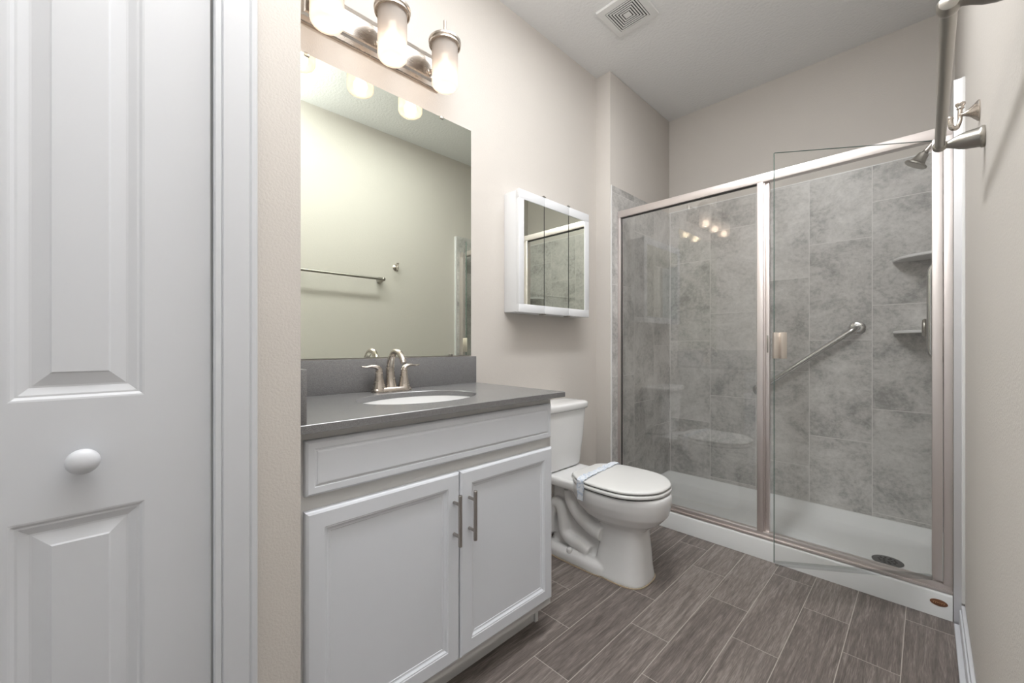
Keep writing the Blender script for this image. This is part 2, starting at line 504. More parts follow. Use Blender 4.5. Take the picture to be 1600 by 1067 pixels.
# countertop with an oval cut-out
top = thing('countertop', 'grey quartz countertop with backsplash and oval sink cut-out on the white vanity', 'countertop', (0.285, 0.788, 0.912))
SX, SY, SA, SB = 0.298, 0.785, 0.160, 0.222
def slab():
    bm = bmesh.new()
    x0, x1, y0, y1 = 0.0, 0.567, 0.3015, 1.274
    angs = [2 * PI * k / 72 for k in range(72)] + [math.atan2(y - SY, x - SX) % (2 * PI) for x in (x0, x1) for y in (y0, y1)]
    angs = sorted(angs)
    outer, inner = [], []
    for t in angs:
        c, s = math.cos(t), math.sin(t)
        k = min(((x1 - SX) / c if c > 1e-9 else (x0 - SX) / c if c < -1e-9 else 1e9), ((y1 - SY) / s if s > 1e-9 else (y0 - SY) / s if s < -1e-9 else 1e9))
        outer.append((SX + c * k, SY + s * k))
        q = 1 / math.sqrt((c / SA) ** 2 + (s / SB) ** 2)
        inner.append((SX + c * q, SY + s * q))
    z0, z1 = 0.912, 0.932
    def shr(p, d):
        return (min(max(p[0], x0 + d), x1 - d), min(max(p[1], y0 + d), y1 - d))
    rings = [[(*p, z0) for p in inner], [(*p, z0) for p in outer], [(*p, z1 - 0.0015) for p in outer],
             [(*shr(p, 0.0015), z1) for p in outer], [(SX + (p[0] - SX) * 1.01, SY + (p[1] - SY) * 1.01, z1) for p in inner], [(*p, z1 - 0.002) for p in inner], [(*p, z0) for p in inner]]
    loft(bm, rings, True, False, False)
    bmesh.ops.remove_doubles(bm, verts=bm.verts[:], dist=1e-6)
    return bm
link_mesh('slab', slab(), QUARTZ, top)
link_mesh('backsplash', B(0.0005, 0.02, 0.3215, 1.274, 0.932, 1.060, bev=0.0012), QUARTZ, top)
link_mesh('side_splash', B(0.0005, 0.564, 0.3015, 0.3215, 0.932, 1.060, bev=0.0012), QUARTZ, top)

sink = thing('undermount_sink', 'white oval porcelain sink set under the grey countertop', 'sink', (SX, SY, 0.76))
bm = bmesh.new()
rings = []
for s_, z in ((1.10, 0.9085), (1.10, 0.9115), (1.005, 0.9115), (1.0, 0.905), (0.985, 0.88), (0.94, 0.84), (0.82, 0.79), (0.6, 0.765), (0.3, 0.757), (0.1, 0.755)):
    rings.append(superell(SX, SY, SA * s_, SB * s_, z, 64))
for s_, z in ((0.1, 0.749), (0.62, 0.757), (0.85, 0.782), (0.97, 0.835), (1.02, 0.88), (1.03, 0.9085)):
    rings.append(superell(SX, SY, SA * s_, SB * s_, z, 64))
loft(bm, rings, True, False, False)
bm2 = bm
link_mesh('basin', bm2, PORC, sink, sharp=50)
bm = bmesh.new()
lathe(bm, [(0.0001, 0.0), (0.021, 0.0), (0.023, 0.003), (0.016, 0.004), (0.0145, 0.008), (0.0001, 0.010)], (SX, SY, 0.754), (0, 0, 1), 32)
link_mesh('drain_stopper', bm, NICKEL, sink)

# faucet
FX, FY, FZ = 0.075, 0.795, 0.932
fau = thing('faucet', 'brushed nickel two-handle faucet behind the oval sink', 'faucet', (FX, FY, FZ))
bm = bmesh.new()
def rrect(cx, cy, a, b, z, n=40, p=4): return superell(cx, cy, a, b, z, n, p)
loft(bm, [rrect(FX, FY, 0.028, 0.082, FZ + 0.0003), rrect(FX, FY, 0.028, 0.082, FZ + 0.006), rrect(FX, FY, 0.026, 0.080, FZ + 0.012), rrect(FX, FY, 0.022, 0.074, FZ + 0.017)])
link_mesh('base_plate', bm, NICKEL, fau, sharp=40)
for s in (-1, 1):
    hy = FY + s * 0.054
    bm = bmesh.new()
    lathe(bm, [(0.0001, 0.0), (0.0275, 0.0), (0.0275, 0.006), (0.024, 0.018), (0.0195, 0.036), (0.0155, 0.058), (0.0135, 0.078), (0.0125, 0.081), (0.0125, 0.085), (0.0001, 0.085)], (FX, hy, FZ + 0.0005), (0, 0, 1), 36)
    b_ = link_mesh('handle_base', bm, NICKEL, fau, sharp=40)
    bm = bmesh.new()
    # flat swept lever
    path = smooth_path([(FX, hy, FZ + 0.083), (FX, hy + s * 0.003, FZ + 0.092), (FX, hy + s * 0.014, FZ + 0.099), (FX, hy + s * 0.034, FZ + 0.1015), (FX, hy + s * 0.052, FZ + 0.099), (FX, hy + s * 0.070, FZ + 0.1015)], 5)
    rings = []
    for i, p in enumerate(path):
        t = i / (len(path) - 1)
        tt = (path[min(i + 1, len(path) - 1)] - path[max(i - 1, 0)]).normalized()
        a = Vector((1, 0, 0)); b = tt.cross(a).normalized()
        wd = 0.0125 * (1 - t) ** 0.5 * 0.55 + 0.0075 * (1 - 0.45 * t); th = 0.0115 * (1 - t) ** 1.5 + 0.0026
        rings.append([p + a * math.cos(2 * PI * k / 16) * wd + b * math.sin(2 * PI * k / 16) * th for k in range(16)])
    loft(bm, rings)
    link_mesh('handle_lever', bm, NICKEL, fau, sharp=50)
bm = bmesh.new()
path = smooth_path([(FX - 0.004, FY, FZ + 0.012), (FX - 0.012, FY, FZ + 0.05), (FX - 0.013, FY, FZ + 0.095), (FX + 0.0, FY, FZ + 0.135), (FX + 0.028, FY, FZ + 0.158), (FX + 0.060, FY, FZ + 0.152), (FX + 0.083, FY, FZ + 0.131), (FX + 0.093, FY, FZ + 0.114)], 7)
rings = []
for i, p in enumerate(path):
    t = i / (len(path) - 1)
    tt = (path[min(i + 1, len(path) - 1)] - path[max(i - 1, 0)]).normalized()
    a = Vector((0, 1, 0)); b = tt.cross(a).normalized()
    wd = 0.0225 - 0.0105 * min(1, t * 2.2) if t < 0.45 else 0.012
    th = 0.019 - 0.0085 * min(1, t * 1.6)
    rings.append([p + a * math.cos(2 * PI * k / 24) * wd + b * math.sin(2 * PI * k / 24) * th for k in range(24)])
loft(bm, rings)
link_mesh('spout', bm, NICKEL, fau, sharp=50)
bm = bmesh.new()
tube(bm, [(FX - 0.02, FY, FZ + 0.012), (FX - 0.032, FY - 0.002, FZ + 0.052)], 0.0025, 10)
lathe(bm, [(0.0001, 0), (0.004, 0.001), (0.0055, 0.005), (0.004, 0.009), (0.0001, 0.010)], (FX - 0.032, FY - 0.002, FZ + 0.050), (0, 0, 1), 16)
link_mesh('lift_rod', bm, CHROME, fau)

# wall mirror
mir = thing('wall_mirror', 'large frameless wall mirror above the grey backsplash', 'mirror', (0.004, 0.78, 1.065))
link_mesh('mirror_glass', B(0.0005, 0.006, 0.306, 1.252, 1.0655, 2.159), MIRROR, mir)
for y, z in ((0.50, 2.159), (1.08, 2.159), (1.131, 1.066), (0.45, 1.066)):
    s = 1 if z > 2 else -1
    zz = sorted((z - s * 0.010, z + s * 0.004))
    if s < 0: zz = [1.0612, 1.074]
    link_mesh('mirror_clip', B(0.0003, 0.0095, y - 0.009, y + 0.009, zz[0], zz[1], bev=0.002), DNICK, mir)

# ------------------------------------------------------------------ vanity light bar
vl = thing('vanity_light', 'three-lamp brushed nickel vanity light bar with lit frosted shades above the mirror', 'light fixture', (0.0, 0.76, 2.265))
bm = bmesh.new()
panel_yz(bm, 0.012, 0.458, 1.062, 2.265, 2.411, [(0, 0), (0.003, 0.003), (0.020, 0.006), (0.022, 0.009), (0.026, 0.016), (0.032, 0.018), (0.036, 0.018)], 0.0118)
link_mesh('back_plate', bm, NICKEL, vl, sharp=14)
LX, LZ0, LZ1 = 0.145, 2.19, 2.376
for y in (0.52, 0.76, 1.00):
    bm = bmesh.new()
    lathe(bm, [(0.0001, 0), (0.016, 0), (0.016, 0.006), (0.010, 0.012), (0.0001, 0.013)], (0.029, y, 2.315), (1, 0, 0), 24)
    tube(bm, smooth_path([(0.03, y, 2.315), (0.052, y, 2.316), (0.066, y, 2.328), (0.070, y, 2.36), (0.078, y, 2.398), (0.10, y, 2.420), (0.145, y, 2.424)], 6), 0.0052, 12)
    arm = link_mesh('arm', bm, NICKEL, vl, sharp=45)
    bm = bmesh.new()
    lathe(bm, [(0.0001, 0.044), (0.012, 0.043), (0.03, 0.037), (0.052, 0.026), (0.064, 0.016), (0.0675, 0.012), (0.0675, 0.005), (0.064, 0.0035), (0.0625, 0.0), (0.0655, -0.003), (0.0655, -0.008), (0.062, -0.008), (0.060, 0.004), (0.0001, 0.010)], (LX, y, LZ1), (0, 0, 1), 48)
    cap = link_mesh('shade_cap', bm, NICKEL, vl, sharp=35)
    bm = bmesh.new()
    tube(bm, [(LX, y, 2.412), (LX, y, 2.476)], 0.0062, 16)
    link_mesh('stem', bm, NICKEL, cap)
    bm = bmesh.new()
    R = 0.0545
    prof = [(R, 0.180), (R, 0.03)] + [(R - 0.022 + 0.022 * math.cos(a), 0.022 - 0.022 * math.sin(a)) for a in [k * PI / 16 for k in range(0, 9)]] + [(0.02, 0.0)]
    prof += [(0.02, 0.003), (R - 0.025, 0.003), (R - 0.006, 0.012), (R - 0.004, 0.03), (R - 0.004, 0.180)]
    rings = [[Vector((LX + r * math.cos(2 * PI * k / 48), y + r * math.sin(2 * PI * k / 48), LZ0 + h)) for k in range(48)] for r, h in prof]
    rings2 = rings
    vr = loft(bm, rings2, True, False, False)
    # close the bottom disc
    bmesh.ops.holes_fill(bm, edges=[e for e in bm.edges if e.is_boundary and all((v.co.z - LZ0) < 0.01 for v in e.verts)], sides=0)
    sh = link_mesh('shade', bm, SHADE, vl, sharp=50)
    bm = bmesh.new()
    lathe(bm, [(0.0001, 0.0), (0.012, 0.002), (0.022, 0.011), (0.027, 0.025), (0.026, 0.040), (0.019, 0.058), (0.013, 0.070), (0.013, 0.09), (0.0001, 0.092)], (LX, y, 2.245), (0, 0, 1), 28)
    link_mesh('bulb', bm, BULB, vl, sharp=60)
    bm = bmesh.new()
    lathe(bm, [(0.0001, 0.0), (0.017, 0.0), (0.017, 0.045), (0.0001, 0.045)], (LX, y, 2.336), (0, 0, 1), 24)
    link_mesh('socket', bm, PLAS, vl)
    L = bpy.data.lights.new('bulb_light', 'POINT'); L.energy = 0.6; L.color = (1, 0.82, 0.66); L.shadow_soft_size = 0.028
    lo = bpy.data.objects.new('bulb_light', L); COL.objects.link(lo); lo.parent = vl
    lo.location = Vector((LX, y, 2.222)) - Vector(vl.location)

# ------------------------------------------------------------------ medicine cabinet
mc = thing('medicine_cabinet', 'white three-door mirrored medicine cabinet on the wall above the toilet', 'cabinet', (0.0, 1.784, 1.284))
link_mesh('cabinet_body', B(0.0005, 0.092, 1.480, 2.088, 1.286, 1.910, bev=0.002), MELA, mc)
seams = [1.477, 1.676, 1.891, 2.091]
for i in range(3):
    y0, y1 = seams[i] + (0.001 if i else 0), seams[i + 1] - (0.001 if i < 2 else 0)
    l0 = 0.039 if i == 0 else 0.0
    r0 = 0.043 if i == 2 else 0.0
    z0, z1 = 1.283, 1.913
    m0, m1 = 1.326, 1.864
    bm = bmesh.new()
    xa, xb = 0.0935, 0.112
    box(bm, xa, xb, y0, y1, z0, m0, bev=0.0025)
    box(bm, xa, xb, y0, y1, m1, z1, bev=0.0025)
    if l0: box(bm, xa, xb, y0, y0 + l0, m0 - 0.003, m1 + 0.003, bev=0.0015)
    if r0: box(bm, xa, xb, y1 - r0, y1, m0 - 0.003, m1 + 0.003, bev=0.0015)
    box(bm, xa - 0.0012, xa + 0.0005, y0, y1, z0 + 0.002, z1 - 0.002)
    dr = link_mesh('door', bm, MELA, mc)
    if i == 1:
        for ys in (y0, y1):
            link_mesh('dark_seam_strip', B(0.0935, 0.1088, ys - 0.0014, ys + 0.0014, m0, m1), BLACK, dr)  # added black strips painting the dark gaps between the mirror doors
    link_mesh('mirror_panel', B(0.0945, 0.1085, y0 + l0 + (0.0018 if i else 0), y1 - r0 - (0.0018 if i < 2 else 0), m0 - 0.002, m1 + 0.002), MIRROR, dr)
for y, dy in ((1.676, 1), (1.891, 1)):
    for z in (1.9165, 1.2795):
        bm = bmesh.new()
        box(bm, 0.080, 0.113, y - 0.011, y + 0.011, z - 0.0025, z + 0.0025, bev=0.001)
        if z > 1.9: lathe(bm, [(0.0001, 0), (0.005, 0), (0.006, 0.004), (0.0001, 0.006)], (0.106, y, z + 0.002), (0, 0, 1), 14)
        link_mesh('hinge', bm, DNICK, mc)

# ------------------------------------------------------------------ exhaust vent
ev = thing('exhaust_vent', 'square white ceiling exhaust vent with concentric slots', 'vent', (0.433, 1.993, H - 0.016))
bm = bmesh.new()
vx, vy, zc = 0.430, 1.992, H - 0.014
def sq(r, z): return [(vx - r, vy - r, z), (vx + r, vy - r, z), (vx + r, vy + r, z), (vx - r, vy + r, z)]
loft(bm, [sq(0.122, H - 0.0002), sq(0.122, H - 0.004), sq(0.119, zc + 0.003), sq(0.090, zc), sq(0.0868, zc), sq(0.0868, H - 0.0002)], True, False, False)
link_mesh('frame', bm, PLAS, ev, sharp=15)
link_mesh('slot_shade_block', B(vx - 0.087, vx + 0.087, vy - 0.087, vy + 0.087, H - 0.0115, H - 0.0005), DARK, ev)  # solid dark block behind the louvers, painted as the shade in the slots
rr = [0.0835, 0.0705, 0.0575, 0.0445, 0.0315]
for k, r in enumerate(rr):
    bm = bmesh.new()
    w = 0.0072
    loft(bm, [sq(r, zc - 0.001), sq(r - w, zc - 0.001), sq(r - w, zc + 0.0008), sq(r, zc + 0.0008), sq(r, zc - 0.001)], True, False, False)
    bmesh.ops.remove_doubles(bm, verts=bm.verts[:], dist=1e-6)
    link_mesh('louver', bm, PLAS, ev)
link_mesh('center_plate', B(vx - 0.0185, vx + 0.0185, vy - 0.0185, vy + 0.0185, zc - 0.001, zc + 0.0008), PLAS, ev)

# ------------------------------------------------------------------ toilet
TY = 1.795
toi = thing('toilet', 'white two-piece toilet with closed lid between the vanity and the shower', 'toilet', (0.36, TY, 0))
LIDW = [(0.292, 0.0), (0.292, 0.085), (0.296, 0.110), (0.312, 0.132), (0.345, 0.158), (0.40, 0.184), (0.46, 0.193), (0.53, 0.194), (0.60, 0.187), (0.655, 0.162), (0.695, 0.126), (0.722, 0.085), (0.736, 0.044), (0.739, 0.0)]
def lid_outline(scale=1.0, off=0.0):
    half = smooth_path([(x, w, 0) for x, w in LIDW], 5)
    pts = [(p.x, max(0, p.y)) for p in half]
    full = [(x, w) for x, w in pts] + [(x, -w) for x, w in pts[-2:0:-1]]
    cx = 0.50
    out = []
    for x, w in full:
        v = Vector((x - cx, w)); L = v.length
        v = v * ((L - off) / L) if L > 0 else v
        out.append((cx + v.x, TY + v.y))
    return out
def egg(x0, x1, b, z, n=64, p=2.2, tipp=2.0):
    cx = x0 + (x1 - x0) * 0.45
    out = []
    for k in range(n):
        t = 2 * PI * k / n
        c, s = math.cos(t), math.sin(t)
        a = (x1 - cx) if c >= 0 else (cx - x0)
        out.append(Vector((cx + a * math.copysign(abs(c) ** (2 / p), c), TY + b * math.copysign(abs(s) ** (2 / p), s), z)))
    return out
bm = bmesh.new()
loft(bm, [egg(0.40, 0.64, 0.082, 0.24), egg(0.35, 0.665, 0.110, 0.262), egg(0.31, 0.70, 0.135, 0.285), egg(0.275, 0.735, 0.166, 0.325), egg(0.255, 0.744, 0.182, 0.365), egg(0.25, 0.749, 0.188, 0.40), egg(0.25, 0.747, 0.187, 0.418), egg(0.255, 0.740, 0.181, 0.426)])
# pedestal
def ped(x0, x1, b, z, p=3.2): return egg(x0, x1, b, z, 64, p)
loft(bm, [ped(0.395, 0.656, 0.117, 0.0), ped(0.395, 0.656, 0.117, 0.012), ped(0.40, 0.650, 0.108, 0.06), ped(0.415, 0.645, 0.098, 0.14), ped(0.42, 0.635, 0.095, 0.22), ped(0.40, 0.635, 0.10, 0.30)])
# foot behind the pedestal
loft(bm, [superell(0.30, TY, 0.20, 0.130, 0.0, 64, 5), superell(0.30, TY, 0.20, 0.130, 0.035, 64, 5), superell(0.30, TY, 0.197, 0.124, 0.048, 64, 5), superell(0.30, TY, 0.185, 0.105, 0.060, 64, 5)])
# inner body, deck
box(bm, 0.11, 0.46, TY - 0.055, TY + 0.055, 0.03, 0.40, bev=0.02, seg=3)
loft(bm, [superell(0.205, TY, 0.155, 0.120, 0.372, 64, 6), superell(0.20, TY, 0.172, 0.148, 0.382, 64, 6), superell(0.20, TY, 0.175, 0.152, 0.40, 64, 6), superell(0.20, TY, 0.175, 0.151, 0.42, 64, 6), superell(0.20, TY, 0.168, 0.144, 0.4285, 64, 6)])
for s in (-1, 1):
    y = TY + s * 0.074
    tube(bm, smooth_path([(0.115, y, 0.10), (0.125, y, 0.20), (0.155, y, 0.262), (0.195, y, 0.255), (0.208, y, 0.19), (0.218, y, 0.125), (0.262, y, 0.098), (0.325, y, 0.088), (0.375, y, 0.070)], 6), 0.034, 20)
    tube(bm, smooth_path([(0.255, y, 0.36), (0.268, y, 0.30), (0.315, y, 0.242), (0.385, y, 0.205), (0.45, y, 0.19)], 6), [0.04] * 25, 20)
    # web between the two limbs
    box(bm, 0.13, 0.44, TY + s * 0.05 - 0.012, TY + s * 0.05 + 0.012, 0.04, 0.39, bev=0.005)
bowl = link_mesh('bowl', bm, PORC, toi, sharp=180)
rm = bowl.modifiers.new('remesh', 'REMESH'); rm.mode = 'VOXEL'; rm.voxel_size = 0.005; rm.use_smooth_shade = True
sm = bowl.modifiers.new('smooth', 'SMOOTH'); sm.factor = 0.5; sm.iterations = 7
# caulk line round the foot
bm = bmesh.new()
o1 = [v for v in ped(0.389, 0.674, 0.123, 0.0005)]
loft(bm, [ped(0.39, 0.6605, 0.1215, 0.0004), ped(0.39, 0.6605, 0.1215, 0.004), ped(0.40, 0.66, 0.11, 0.004)], True, False, True)
loft(bm, [superell(0.30, TY, 0.204, 0.134, 0.0004, 64, 5), superell(0.30, TY, 0.204, 0.134, 0.004, 64, 5), superell(0.30, TY, 0.19, 0.12, 0.004, 64, 5)], True, False, True)
link_mesh('caulk_line', bm, CAULK, toi)
for s in (-1, 1):
    bm = bmesh.new()
    lathe(bm, [(0.0001, 0.0), (0.015, 0.0), (0.0155, 0.008), (0.014, 0.016), (0.010, 0.022), (0.0001, 0.024)], (0.275, TY + s * 0.112, 0.050), (0, 0, 1), 24)
    link_mesh('bolt_cap', bm, PORC, toi, sharp=60)
# seat and lid
def plate(z0, z1, off=0.0, dome=0.0):
    bm = bmesh.new()
    rings = []
    for o_, z in ((off + 0.008, z0), (off + 0.002, z0 + 0.001), (off, z0 + 0.004), (off, z1 - 0.006), (off + 0.002, z1 - 0.002), (off + 0.008, z1)):
        rings.append([(x, y, z) for x, y in lid_outline(1, o_)])
    if dome:
        rings.append([(x, y, z1 + dome * 0.6) for x, y in lid_outline(1, off + 0.04)])
        rings.append([(x, y, z1 + dome) for x, y in lid_outline(1, off + 0.11)])
    loft(bm, rings)
    return bm
link_mesh('seat', plate(0.4315, 0.448, -0.001), PLAS, toi, sharp=50)
link_mesh('lid', plate(0.4525, 0.466, 0.001, 0.004), PLAS, toi, sharp=50)
bm = bmesh.new()
loft(bm, [[(x, y, z) for x, y in lid_outline(1, 0.010)] for z in (0.425, 0.4525)])
for s in (-1, 1):
    pass
link_mesh('seat_gap_shade', bm, BLACK, toi)  # black solid added between rim and lid, painting the shade in the gaps
for s in (-1, 1):
    bm = bmesh.new()
    tube(bm, [(0.288, TY + s * 0.075 - 0.02, 0.446), (0.288, TY + s * 0.075 + 0.02, 0.446)], 0.011, 16)
    box(bm, 0.272, 0.30, TY + s * 0.075 - 0.02, TY + s * 0.075 + 0.02, 0.4275, 0.444, bev=0.003)
    link_mesh('seat_hinge', bm, PLAS, toi)
bm = bmesh.new()
def trect(x0, x1, b, z, p=7): return superell((x0 + x1) / 2, TY - 0.02, (x1 - x0) / 2, b, z, 64, p)
loft(bm, [trect(0.05, 0.150, 0.138, 0.431), trect(0.035, 0.168, 0.154, 0.436), trect(0.03, 0.172, 0.160, 0.446), trect(0.022, 0.183, 0.180, 0.60), trect(0.018, 0.190, 0.193, 0.752)])
link_mesh('tank', bm, PORC, toi, sharp=60)
bm = bmesh.new()
loft(bm, [trect(0.018, 0.190, 0.193, 0.7525), trect(0.012, 0.199, 0.202, 0.7555), trect(0.010, 0.203, 0.205, 0.764), trect(0.010, 0.203, 0.205, 0.782), trect(0.012, 0.200, 0.202, 0.790), trect(0.022, 0.188, 0.190, 0.7945), trect(0.06, 0.15, 0.15, 0.796)])
link_mesh('tank_lid', bm, PORC, toi, sharp=60)

# sanitary paper band across the lid
def band_mat():
    m, n, l, p = mat('printed_paper')
    tc = n.new('ShaderNodeTexCoord')
    vz = n.new('ShaderNodeTexNoise'); vz.inputs['Scale'].default_value = 90; vz.inputs['Detail'].default_value = 1
    r = n.new('ShaderNodeValToRGB')
    r.color_ramp.elements[0].position = 0.36; r.color_ramp.elements[0].color = (0.56, 0.64, 0.76, 1)
    r.color_ramp.elements[1].position = 0.5; r.color_ramp.elements[1].color = (0.80, 0.84, 0.90, 1)
    l.new(tc.outputs['Object'], vz.inputs['Vector']); l.new(vz.outputs['Fac'], r.inputs[0])
    l.new(r.outputs[0], p.inputs['Base Color']); p.inputs['Roughness'].default_value = 0.7
    return m
bm = bmesh.new()
path = []
xs0 = 0.385
hw = 0.188
for z in (0.372, 0.40, 0.43, 0.455, 0.466): path.append((TY - hw - (0.004 if z < 0.43 else 0.003), z))
for k in range(1, 40):
    y = TY - hw + 2 * hw * k / 40
    path.append((y, 0.4725 + 0.002 * math.sin(k * 2.3) + (0.0 if 1 < k < 39 else -0.003)))
for z in (0.466, 0.455, 0.43, 0.40, 0.372): path.append((TY + hw + (0.004 if z < 0.43 else 0.003), z))
rings = []
random.seed(3)
for i, (y, z) in enumerate(path):
    cxx = 0.400 - 0.030 * (y - TY + hw) / (2 * hw)
    w = 0.0205 + random.uniform(-0.006, 0.004)
    j = [random.uniform(-0.0035, 0.0045) for _ in range(5)]
    flat = 5 <= i < len(path) - 5
    sgn = -1 if y < TY else 1
    row, row2 = [], []
    for q, u in enumerate((-1, -0.5, 0, 0.5, 1)):
        if flat: row.append((cxx + u * w, y, z + abs(j[q]))); row2.append((cxx + u * w, y, z + abs(j[q]) - 0.0008))
        else: row.append((cxx + u * w, y + sgn * abs(j[q]), z)); row2.append((cxx + u * w, y + sgn * (abs(j[q]) - 0.0008), z))
    rings.append(row + row2[::-1])
loft(bm, rings)
bd = link_mesh('paper_band', bm, band_mat(), sharp=60)
tag(bd, 'crumpled white and pale blue paper band wrapped over the toilet lid', 'paper band')

# ------------------------------------------------------------------ shower pan
PY0 = 2.416
pan = thing('shower_pan', 'white low-curb shower pan on the floor of the tiled shower', 'shower pan', ((XS + XT) / 2, 2.8, 0))
bm = bmesh.new()
def rect(x0, x1, y0, y1, z, c=0.0, n=5):
    if c <= 0: c = 0.0005
    out = []
    for (cx, cy, a0) in ((x1 - c, y1 - c, 0), (x0 + c, y1 - c, 90), (x0 + c, y0 + c, 180), (x1 - c, y0 + c, 270)):
        for k in range(n + 1):
            a = math.radians(a0 + 90 * k / n)
            out.append((cx + c * math.cos(a), cy + c * math.sin(a), z))
    return out
px0, px1, py1 = XS + 0.0005, XT - 0.002, YB - 0.0005
loft(bm, [rect(px0, px1, PY0, py1, 0.0005), rect(px0, px1, PY0, py1, 0.094), rect(px0, px1, PY0 + 0.002, py1, 0.101), rect(px0, px1, PY0 + 0.008, py1, 0.1055), rect(px0, px1, PY0 + 0.012, py1, 0.1065),
          rect(px0 + 0.012, px1 - 0.012, PY0 + 0.082, py1 - 0.012, 0.1065, 0.03), rect(px0 + 0.016, px1 - 0.016, PY0 + 0.088, py1 - 0.018, 0.103, 0.035),
          rect(px0 + 0.06, px1 - 0.06, PY0 + 0.105, py1 - 0.085, 0.056, 0.06), rect(px0 + 0.07, px1 - 0.07, PY0 + 0.115, py1 - 0.095, 0.050, 0.06), rect(px0 + 0.3, px1 - 0.3, PY0 + 0.25, py1 - 0.25, 0.047, 0.05)])
link_mesh('pan', bm, ACRY, pan, sharp=40)
DX, DY = 1.429, 2.733
bm = bmesh.new()
lathe(bm, [(0.0001, 0), (0.060, 0), (0.060, 0.002), (0.056, 0.0035), (0.0001, 0.004)], (DX, DY, 0.0475), (0, 0, 1), 40)
dg = link_mesh('drain_grate', bm, DRAIN, pan, sharp=50)
bm = bmesh.new()
for r_, cnt in ((0.016, 5), (0.032, 10)):
    for k in range(cnt):
        a = 2 * PI * k / cnt
        lathe(bm, [(0.0001, 0), (0.0055, 0), (0.0055, 0.0008), (0.0001, 0.0009)], (DX + r_ * math.cos(a), DY + r_ * math.sin(a), 0.0513), (0, 0, 1), 10)
link_mesh('grate_holes', bm, HOLE, dg)
# oval maker's emblem on the curb
bm = bmesh.new()
def oval(a, b, y): return [(1.599 + a * math.cos(2 * PI * k / 40), y, 0.0605 + b * math.sin(2 * PI * k / 40)) for k in range(40)]
loft(bm, [oval(0.026, 0.0135, PY0 + 0.0005), oval(0.026, 0.0135, PY0 - 0.001), oval(0.025, 0.0125, PY0 - 0.0016)])
em = link_mesh('emblem', bm, EMBL, pan)
em['label'] = 'brown oval emblem with illegible tan script'
bm = bmesh.new()
pts = []
for k in range(61):
    t = k / 60
    pts.append((1.581 + 0.036 * t + 0.0022 * math.sin(t * 38), PY0 - 0.0018, 0.0605 + 0.004 * math.sin(t * 38 + 1.2) * (0.6 + 0.4 * math.sin(t * 9))))
tube(bm, pts, 0.0006, 6)
link_mesh('emblem_script', bm, EMBT, em)

# ------------------------------------------------------------------ shower enclosure
enc = thing('shower_enclosure', 'framed glass shower enclosure on the white pan with its hinged door ajar', 'shower enclosure', ((XS + XT) / 2, YF, 0.107))
ZB, ZH0, ZH1 = 0.107, 1.963, 2.008
bm = bmesh.new()
box(bm, XS + 0.0005, XT - 0.0005, YF - 0.022, YF + 0.022, ZB, ZB + 0.012, bev=0.001)
box(bm, XS + 0.0005, XT - 0.0005, YF - 0.016, YF + 0.020, ZB + 0.011, ZB + 0.034, bev=0.003)
link_mesh('bottom_track', bm, FRAME, enc)
bm = bmesh.new()
box(bm, XS + 0.0005, XT - 0.0005, YF - 0.020, YF + 0.020, ZH0, ZH1, bev=0.003)
link_mesh('header_rail', bm, FRAME, enc)
bm = bmesh.new(); box(bm, XS + 0.0005, 0.132, YF - 0.019, YF + 0.019, ZB + 0.03, ZH0 + 0.002, bev=0.002)
link_mesh('wall_jamb', bm, FRAME, enc)
bm = bmesh.new(); box(bm, 1.6125, XT - 0.0005, YF - 0.022, YF + 0.019, ZB + 0.03, ZH0 + 0.002, bev=0.002)
link_mesh('wall_jamb', bm, FRAME, enc)
bm = bmesh.new()
box(bm, 0.938, 0.967, YF - 0.019, YF + 0.019, ZB + 0.03, ZH0 + 0.002, bev=0.002)
box(bm, 0.9655, 0.973, YF - 0.010, YF + 0.015, ZB + 0.03, ZH0 + 0.002, bev=0.001)
box(bm, 0.9725, 0.992, YF - 0.003, YF + 0.017, ZB + 0.03, ZH0 + 0.002, bev=0.002)
post = link_mesh('post', bm, FRAME, enc)
link_mesh('strike_plate', B(0.980, 0.987, YF - 0.0055, YF - 0.0025, 1.075, 1.165, bev=0.001), DNICK, post)
def glass_panel(bm, mats, corners, t):
    pass
pg = link_mesh('fixed_panel', B(0.130, 0.940, YF - 0.003, YF + 0.003, ZB + 0.030, ZH0 + 0.004), GLASS, enc)
pg['label'] = 'fixed clear glass panel'
# gaskets round the fixed pane
bm = bmesh.new()
box(bm, 0.1315, 0.9385, YF - 0.006, YF + 0.006, ZH0 - 0.006, ZH0 + 0.001)
box(bm, 0.1315, 0.1355, YF - 0.006, YF + 0.006, ZB + 0.034, ZH0)
link_mesh('gasket', bm, BLACK, enc)

# hinged door, swung out 35 degrees
A = math.radians(35)
hx, hy_ = 1.588, 2.421
def dpt(w, t, z): return Vector((hx - math.cos(A) * w + math.sin(A) * t * 1.0, hy_ - math.sin(A) * w - math.cos(A) * t, z))
def dbox(bm, w0, w1, t0, t1, z0, z1, bev=0.0):
    b2 = B(w0, w1, t0, t1, z0, z1, bev=bev)
    for v in b2.verts: v.co = dpt(v.co.x, v.co.y, v.co.z)
    me = bpy.data.meshes.new('tmp'); b2.to_mesh(me); b2.free(); bm.from_mesh(me); bpy.data.meshes.remove(me)
    return bm
DZ0, DZ1, DW = 0.160, 1.957, 0.602
dr = link_mesh('door', dbox(bmesh.new(), 0.006, DW, -0.003, 0.003, DZ0, DZ1), DGLASS, enc)
dr['label'] = 'clear glass hinged door standing ajar'
bm = bmesh.new()
dbox(bm, DW, DW + 0.0012, -0.003, 0.003, DZ0, DZ1)
dbox(bm, 0.006, DW, -0.003, 0.003, DZ1, DZ1 + 0.0012)
link_mesh('door_edge', bm, GEDGE, dr)
bm = bmesh.new()
